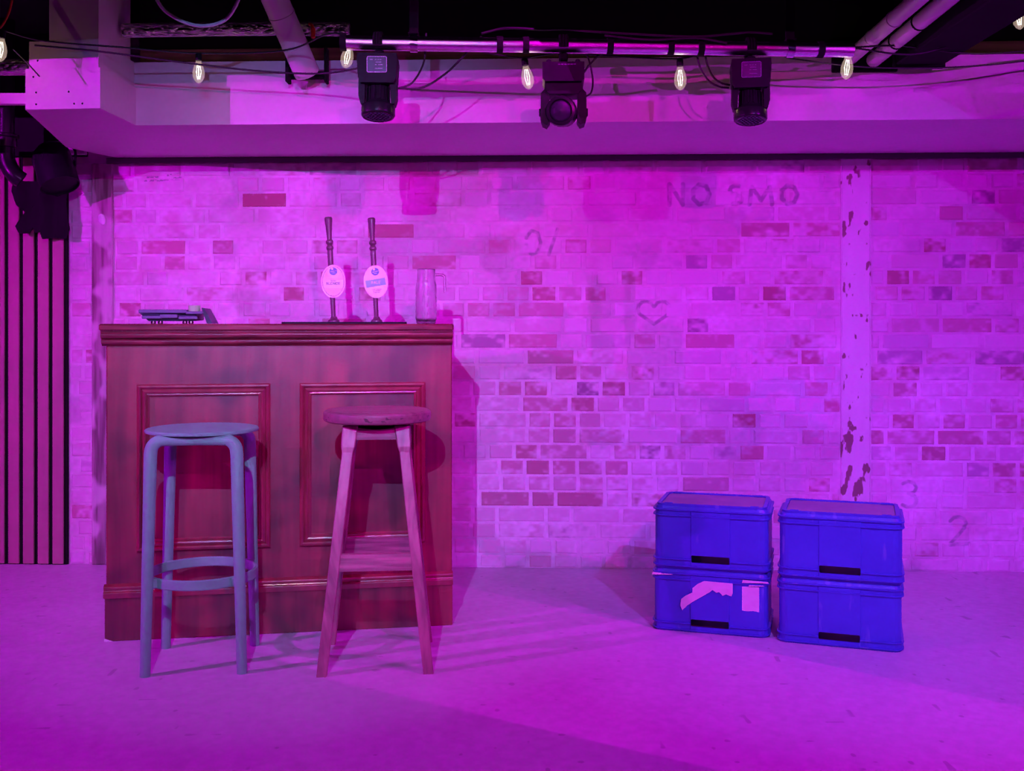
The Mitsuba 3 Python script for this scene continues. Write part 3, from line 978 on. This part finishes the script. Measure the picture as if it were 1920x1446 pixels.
barrel_light('moving_head_light', -.432, 'black moving head light with pale-outlined display, leftmost on the rail', math.radians(2), True)
barrel_light('moving_head_light_001', .786, 'black moving head light with dim display, rightmost on the rail', math.radians(-9), False)

# middle light with a lens facing the room
key, x = 'moving_head_light_002', .168
p = rail_pt(x)
tag(key, 'black moving head light with a round glass lens facing the room, middle of the rail', 'stage light', 'moving head stage lights on the rail')
M = TR(p[0], p[1], 0, math.radians(-2))
hook(key, x, 1.937)
obj(key + '__base', cat(poly_at([(-.068, 1.940), (.066, 1.940), (.066, 1.885), (.058, 1.878), (-.060, 1.878), (-.068, 1.888)], .13, -.066),
                        lathe([(.008, 0), (.008, .008), (.006, .010), (0, .010)], 10, (-.048, -.05, 1.940)), lathe([(.008, 0), (.008, .008), (.006, .010), (0, .010)], 10, (.045, -.05, 1.940))), 'm_black', M=M)
obj(key + '__base__print', cat(*[prism(sg.box(-.018 + i * .010, 0, -.011 + i * .010, .003), .0006, (0, 0, 0), UPRIGHT) for i in range(6)]), 'm_device', M=M @ TR(0, -.0663, 1.93))
obj(key + '__yoke', poly_at([(-.060, 1.8775), (.058, 1.8775), (.062, 1.858), (.046, 1.842), (-.046, 1.842), (-.062, 1.858)], .095, -.045), 'm_black', M=M)
for s in (-1, 1):
    arm = poly_at([(s * .046, 1.8418), (s * .0625, 1.8575), (s * .073, 1.846), (s * .075, 1.768), (s * .068, 1.748), (s * .054, 1.742), (s * .044, 1.757)], .075, -.040)
    obj(key + '__yoke_arm', arm, 'm_black', M=M)
    obj(key + '__knob', lathe([(0, 0), (.013, 0), (.013, .006), (0, .006)], 16, (s * .0735, 0, 1.79), (s, 0, 0)), 'm_black_shiny', M=M, smooth=35)
ax = np.array([-.16, -1, -.10])
ax /= np.linalg.norm(ax)
hd = lathe([(0, -.055), (.034, -.050), (.043, -.030), (.0435, .010), (.049, .030), (.050, .056), (.0465, .066), (.038, .068), (.0355, .062)], 36, (0, 0, 0), ax)
hd.apply_translation((0, 0, 1.789))
obj(key + '__head', hd, 'm_black_shiny', M=M, smooth=35)
ln = lathe([(.036, .060), (.028, .069), (.016, .075), (0, .077)], 28, (0, 0, 0), ax)
ln.apply_translation((0, 0, 1.789))
obj(key + '__lens', ln, 'm_lens', M=M, smooth=True)

# spare rail clips (black tape bands) along the rail
for i, x in enumerate((-.545, -.04, .045, .32, .52, .62, 1.02)):
    p = rail_pt(x)
    b = lathe([(.0242, -.010), (.0275, -.010), (.0275, .010), (.0242, .010)], 18, p, (1, .055, 0))
    obj('lighting_rail__tape_band', b, 'm_black_matte', smooth=35, label='black tape band')

# ------------------------------------------------------------------ pipes and ducts under the ceiling
def foil(key, path, r, label):
    P = spline(path, 14)
    n = len(P)
    rr = r * (1 + .05 * np.array([meshkit.noise(np.array([i * .55, 0, 0])) for i in range(n)]) - .02)
    obj(key, tube(P, rr, 20), 'm_foil', smooth=True, label=label, category='duct')


foil('foil_duct', [(-1.435, 3.84, 2.182), (-1.2, 3.838, 2.186), (-.9, 3.84, 2.19), (-.60, 3.835, 2.186)], .026, 'silver foil insulated pipe running along the bulkhead above the bar')
foil('foil_duct_001', [(-2.6, 3.9, 2.055), (-2.2, 3.88, 2.055), (-1.74, 3.87, 2.055)], .030, 'short silver foil pipe at the far left edge')
tag('drain_pipe', 'thick white plastic pipe slanting down beside the foil pipe', 'pipe')
pa, pb = np.array([-.93, 3.30, 2.41]), np.array([-.757, 3.80, 2.03])
d = pb - pa
pa2, pb2 = np.array([-.885, 3.48, 2.40]), np.array([-.757, 3.835, 2.025])
obj('drain_pipe__tube', tube(np.linspace(pa2, pb2, 10), .047, 24), 'm_pvc', smooth=40)
dd = (pb2 - pa2) / np.linalg.norm(pb2 - pa2)
for t in (.30, .55, .78):
    q = pa2 + (pb2 - pa2) * t
    obj('drain_pipe__joint_ring', lathe([(.0472, -.003), (.0490, -.002), (.0490, .002), (.0472, .003)], 24, q, dd), 'm_pvc', smooth=35)
tag('pipe_bracket', 'black metal bracket holding the end of the slanting plastic pipe', 'bracket')
obj('pipe_bracket__plate', cat(cbox((.012, .05, .12), (-.832, 3.868, 2.055), .002), cbox((.010, .05, .13), (-.690, 3.868, 2.06), .002), cbox((.146, .008, .03), (-.761, 3.897, 2.03), .002)), 'm_black_matte')
obj('valve_handle', cat(cbox((.016, .012, .040), (-.722, 3.775, 2.155), .004), tube(spline([(-.722, 3.775, 2.170), (-.728, 3.78, 2.185), (-.738, 3.785, 2.19)], 4), .006, 8)), 'm_red', label='small red valve handle under the foil pipe', category='valve handle')

for i, (x0, lab) in enumerate(((1.252, 'pale plastic pipe running overhead, left one of the pair by the black duct'), (1.335, 'pale plastic pipe running overhead, right one of the pair beside the black duct'))):
    k = 'ceiling_pipe' + ('_001' if i else '')
    tag(k, lab, 'pipe', 'pair of pale plastic ceiling pipes')
    A, B = np.array([x0, 3.84, 2.085 - .012 * i]), np.array([x0 + .02, 1.6, 2.165 + .0 * i])
    obj(k + '__tube', tube(np.linspace(A, B, 12), .027, 20), 'm_pvc', smooth=40)
    dd = (B - A) / np.linalg.norm(B - A)
    for t in (.10, .19):
        obj(k + '__joint_ring', lathe([(.0272, -.004), (.0295, -.003), (.0295, .003), (.0272, .004)], 20, A + (B - A) * t, dd), 'm_black_matte' if i else 'm_pvc', smooth=35)
obj('ceiling_duct', cat(span(1.40, 1.575, 1.2, 3.82, 2.045, HC - .001, .004), span(1.395, 1.580, 3.79, 3.818, 2.035, 2.10, .003)), 'm_black_matte', label='black square ceiling duct right of the pale pipes', category='duct')
obj('pipe_board', span(1.19, 1.43, 3.855, 3.880, 2.035, 2.15, .003), 'm_black_matte', label='black board behind the ends of the pale ceiling pipes', category='board')

# ------------------------------------------------------------------ festoon bulbs and cables
def bulb(key, x, y, z, label, tilt=(0, 0, -1), power=0.03, h=.080):
    """z: top of the socket; hangs along tilt"""
    tag(key, label, 'light bulb', 'clear festoon bulbs on the string')
    s = h / .075
    ax = np.array(tilt, float)
    A = trimesh.geometry.align_vectors([0, 0, -1], ax / np.linalg.norm(ax))
    M = TR(x, y, z) @ A
    obj(key + '__socket', lathe([(0, 0), (.009 * s, 0), (.0105 * s, -.004), (.0105 * s, -.022 * s), (0, -.022 * s)], 16), 'm_black', M=M, smooth=35)
    zz = [(.0085, -.0222), (.0105, -.030), (.0165, -.046), (.0195, -.062), (.0185, -.078), (.0125, -.090), (.006, -.096), (.0004, -.0985)]
    obj(key + '__glass', lathe([(a * s, b * s) for a, b in zz], 24), 'm_bulb_glass', M=M, smooth=True, emitter={'type': 'area', 'radiance': rgb((.30, .22, .17))})
    fl = [tube(np.array([(a * s, 0, -.035 * s), (a * 1.9 * s, .002, -.060 * s), (a * s, 0, -.084 * s)]), .0013 * s, 6) for a in (-.004, .0, .004)]
    fm = cat(*fl)
    fm.apply_transform(M)
    scene[key + '__filament'] = mikit.ply(fm, 'm_filament', smooth=False, emitter={'type': 'area', 'radiance': rgb((5, 4.0, 2.8))})
    end = (M @ np.array([0, 0, -.112 * s, 1]))[:3]
    scene[key + '_glow'] = {'type': 'point', 'position': end.tolist(), 'intensity': rgb((power * 1.0, power * .72, power * .32))}


BULBS = [(-1.115, 3.70, 2.060, 'clear festoon bulb hanging alone in front of the bulkhead left of the white pipe', (0, 0, -1)),
         (-.535, 3.45, 2.045, 'clear festoon bulb tilted against the leftmost stage light', (-.15, -.2, -1)),
         (.0415, 3.50, 1.992, 'clear festoon bulb just left of the middle stage light', (.16, 0, -1)),
         (.565, 3.50, 1.990, 'clear festoon bulb between the middle and the right stage light', (.02, 0, -1)),
         (1.150, 3.55, 2.038, 'clear festoon bulb under the ends of the pale ceiling pipes', (-.10, 0, -1)),
         (-1.715, 3.50, 2.085, 'clear festoon bulb cut by the left edge of the photo', (-.1, 0, -1)),
         (1.71, 3.52, 2.20, 'clear festoon bulb at the top right corner', (.1, 0, -1))]
for i, (x, y, z, lab, ti) in enumerate(BULBS):
    bulb('festoon_bulb' + (f'_{i:03d}' if i else ''), x, y, z, lab, ti, power=.010)


def cable(key, pts, r=.004, label=None, mat='m_cable', n=7, group=None):
    obj(key, tube(spline(pts, n), r, 7), mat, smooth=True, label=label, category='cable', group=group)


cable('festoon_cable', [(-1.72, 3.50, 2.09), (-1.60, 3.56, 2.068), (-1.35, 3.63, 2.064), (-1.115, 3.70, 2.062), (-.80, 3.66, 2.062), (-.62, 3.5, 2.075), (-.535, 3.45, 2.05), (-.42, 3.50, 2.035), (-.2, 3.50, 2.03), (-.05, 3.50, 2.005), (.0415, 3.50, 1.995), (.16, 3.50, 2.01), (.35, 3.50, 2.0), (.565, 3.50, 1.992), (.72, 3.51, 2.03), (1.0, 3.54, 2.03), (1.15, 3.55, 2.042), (1.4, 3.56, 2.025), (1.65, 3.52, 2.12), (1.71, 3.52, 2.20)], .0032, 'thin dark cable that carries the festoon bulbs')
cable('cable', [(-1.62, 3.53, 2.045), (-1.4, 3.58, 2.035), (-1.0, 3.66, 2.0), (-.7, 3.66, 1.98), (-.5, 3.5, 1.965), (-.46, 3.42, 1.98)], .0034, 'thin black cable sagging from the left box corner to the left stage light', group=None)
cable('cable_001', [(-.37, 3.40, 1.87), (-.30, 3.46, 1.885), (-.22, 3.45, 1.93), (-.15, 3.42, 1.99), (-.10, 3.40, 2.04)], .0034, 'black cable looping up to the right of the leftmost stage light')
cable('cable_002', [(-.37, 3.42, 1.875), (-.33, 3.45, 1.90), (-.29, 3.42, 1.96), (-.28, 3.40, 2.05)], .0032, 'short black cable rising steeply beside the leftmost stage light')
cable('cable_003', [(.235, 3.42, 1.925), (.26, 3.44, 1.96), (.30, 3.45, 1.995), (.40, 3.46, 2.02)], .0034, 'black cable from the base of the middle stage light')
cable('cable_004', [(.24, 3.42, 1.845), (.262, 3.44, 1.865), (.268, 3.45, 1.91), (.255, 3.44, 1.97), (.24, 3.43, 2.0)], .0030, 'black cable curling beside the head of the middle stage light')
cable('cable_005', [(.61, 3.458, 2.02), (.625, 3.46, 1.955), (.655, 3.465, 1.91), (.69, 3.465, 1.890), (.725, 3.485, 1.89)], .0036, 'black cable loop, outer one left of the right stage light')
cable('cable_006', [(.64, 3.460, 2.02), (.65, 3.47, 1.97), (.672, 3.475, 1.925), (.70, 3.478, 1.905), (.73, 3.487, 1.90)], .0036, 'black cable loop, inner one left of the right stage light')
cable('cable_007', [(-.10, 3.385, 2.045), (-.02, 3.385, 2.062), (.1, 3.40, 2.062), (.168, 3.40, 2.064), (.25, 3.405, 2.058), (.42, 3.42, 2.052), (.6, 3.425, 2.046), (.72, 3.43, 2.056), (.786, 3.43, 2.062), (.86, 3.435, 2.058)], .004, 'bundle of black cable lying along the top of the rail')
cable('cable_008', [(.30, 3.372, 2.035), (.45, 3.376, 2.022), (.60, 3.385, 2.030), (.70, 3.385, 2.014)], .0040, 'black cable wound along the rail left of the right stage light')
cable('cable_009', [(1.15, 3.56, 2.045), (1.35, 3.60, 2.062), (1.6, 3.62, 2.04), (1.9, 3.70, 2.075), (2.2, 3.72, 2.10)], .0032, 'thin black cable running right from the last festoon bulb to the frame edge')
cable('cable_010', [(.95, 3.60, 2.02), (1.2, 3.62, 1.995), (1.45, 3.62, 1.99), (1.7, 3.62, 2.005), (2.0, 3.66, 2.05)], .0026, 'thin black cable hanging low across the bulkhead at the right')
cable('white_cable', [(-1.22, 3.40, 2.30), (-1.165, 3.42, 2.16), (-1.12, 3.44, 2.115), (-1.05, 3.45, 2.09), (-.98, 3.45, 2.095), (-.93, 3.44, 2.125), (-.89, 3.42, 2.20), (-.88, 3.40, 2.30)], .006, 'pale cable hanging in a loop in front of the foil pipe', 'm_white_cable')
cable('red_cable', [(-1.68, 3.52, 2.30), (-1.695, 3.52, 2.18), (-1.715, 3.51, 2.115), (-1.73, 3.5, 2.09)], .004, 'thin red cable down to the bulb at the left edge', 'm_red')
cable('thin_stick', [(-1.70, 3.545, 2.035), (-1.66, 3.55, 1.995), (-1.615, 3.555, 1.945)], .0022, 'thin dark wire hanging across the front of the left box corner')

# ------------------------------------------------------------------ unseen plates added to cut the strip lamp to a band of floor
LP = np.array(LAMPS[4][1])
tag('added_strip_doors', 'added unseen black plates that trim the beam to a strip of floor', 'spotlight')
for (ax_, ay_), (bx_, by_) in (((-.155, 4.307), (.494, 3.776)), ((-.322, 3.064), (.489, 2.575))):
    t = np.array([bx_ - ax_, by_ - ay_, 0])
    t /= np.linalg.norm(t)
    f0 = np.array([ax_, ay_, 0])
    foot = f0 + t * ((LP - f0) @ t)
    e = LP + .08 * (foot - LP)
    o = np.array([foot[0] - LP[0], foot[1] - LP[1], 0])
    o /= np.linalg.norm(o)
    obj('added_strip_doors__beam_flag', hull([e + t * u + o * w + np.array([0, 0, h]) for u in (-.3, .3) for w in (0, .004) for h in (0, LP[2] - e[2] + .03)]), 'm_black_matte')

# unseen housings added around the stage lamps: a short can with a top barn door that keeps the light off the ceiling
for i, (k, cut) in enumerate(((0, 2.10), (1, 2.05), (2, 2.09), (3, 2.03), (5, 2.06))):
    P, Q = np.array(LAMPS[k][1]), np.array(LAMPS[k][2])
    d = (Q - P) * [1, 1, 0]
    d /= np.linalg.norm(d)
    w = np.cross([0, 0, 1], d)
    el = (cut - P[2]) / ((3.9 - P[1]) / d[1])
    top = [P + w * q + d * u + np.array([0, 0, .012 + (u * el - .012 if u > 0 else 0) + h]) for u, q in ((-.06, -.07), (-.06, .07), (.26, .26), (.26, -.26)) for h in (0, .003)]
    key = 'added_lamp_can' + (f'_{i:03d}' if i else '')
    tag(key, ('added unseen can and flag trimming the white wash over the middle of the room', 'added unseen can and flag trimming the wash from the left side', 'added unseen can and flag trimming the wash from the right side', 'added unseen can and flag trimming the wash from the back of the room', 'added unseen can and flag trimming the blue wash on the crates')[i], 'stage lamp')
    obj(key + '__beam_flag', hull(top), 'm_black_matte')
    can = lathe([(.052, .02), (.055, .02), (.055, -.16), (0, -.17), (0, -.165), (.052, -.155), (.052, .02)], 20, (0, 0, 0), Q - P)
    can.apply_translation(P - (Q - P) / np.linalg.norm(Q - P) * .03)
    obj(key + '__can', can, 'm_black_matte', smooth=35)

# ------------------------------------------------------------------ black things in the far left corner
tag('soil_pipe', 'black cast pipe with a thick collar in the dark left corner', 'pipe')
obj('soil_pipe__tube', tube(spline([(-2.20, 4.52, HC - .001), (-2.20, 4.52, 2.05), (-2.20, 4.52, 1.85), (-2.19, 4.52, 1.79), (-2.16, 4.52, 1.745), (-2.135, 4.53, 1.725)], 6), .036, 20), 'm_black_shiny', smooth=40)
obj('soil_pipe__collar', lathe([(.036, -.045), (.046, -.043), (.046, -.004), (.054, 0), (.054, .010), (.048, .014), (.036, .014)], 24, (-2.20, 4.52, 1.910)), 'm_black_shiny', smooth=35)
tag('par_can', 'black round lamp can hanging in the dark corner above the slat panel', 'lamp can')
pc = lathe([(0, .10), (.05, .098), (.075, .07), (.082, .02), (.082, -.10), (.078, -.10), (.076, -.09), (0, -.085)], 32, (0, 0, 0), (-.35, .25, .9))
pc.apply_translation((-2.005, 4.56, 1.79))
obj('par_can__body', pc, 'm_black', smooth=35)
obj('par_can__yoke', tube(spline([(-2.094, 4.56, 1.785), (-2.094, 4.56, 1.84), (-2.01, 4.58, 1.90), (-1.925, 4.57, 1.87), (-1.917, 4.56, 1.79)], 6), .006, 8), 'm_black', smooth=40)
rag = [(-2.10, 1.70), (-1.885, 1.70), (-1.868, 1.70), (-1.875, 1.60), (-1.862, 1.50), (-1.875, 1.455), (-1.93, 1.462), (-1.975, 1.456), (-1.985, 1.487), (-2.01, 1.482), (-2.02, 1.505), (-2.035, 1.482), (-2.07, 1.478), (-2.09, 1.51), (-2.05, 1.57), (-2.085, 1.60), (-2.11, 1.66)]


def cloth(poly, y0):
    m = prism(sg.Polygon(poly), .006)
    m = m.subdivide_to_size(.03)
    m.apply_transform(UPRIGHT)
    v = m.vertices.copy()
    v[:, 1] += y0 + .008 * np.sin(v[:, 0] * 60) + .006 * meshkit.noise(v * 14)
    m.vertices = v
    return m


obj('black_cloth', cloth([(x * 1.073, 1.1 + (z - 1.1) * 1.073) for x, z in rag], 4.70), 'm_black_matte', smooth=True, label='ragged black cloth hanging over the top of the slat panel', category='cloth')
room('wall_bracket', cat(span(-2.03, -1.93, -.06, -.0305, 1.866, 1.925, .003)), 'm_fascia', label='small pale block above the wall edge in the left corner', category='block')
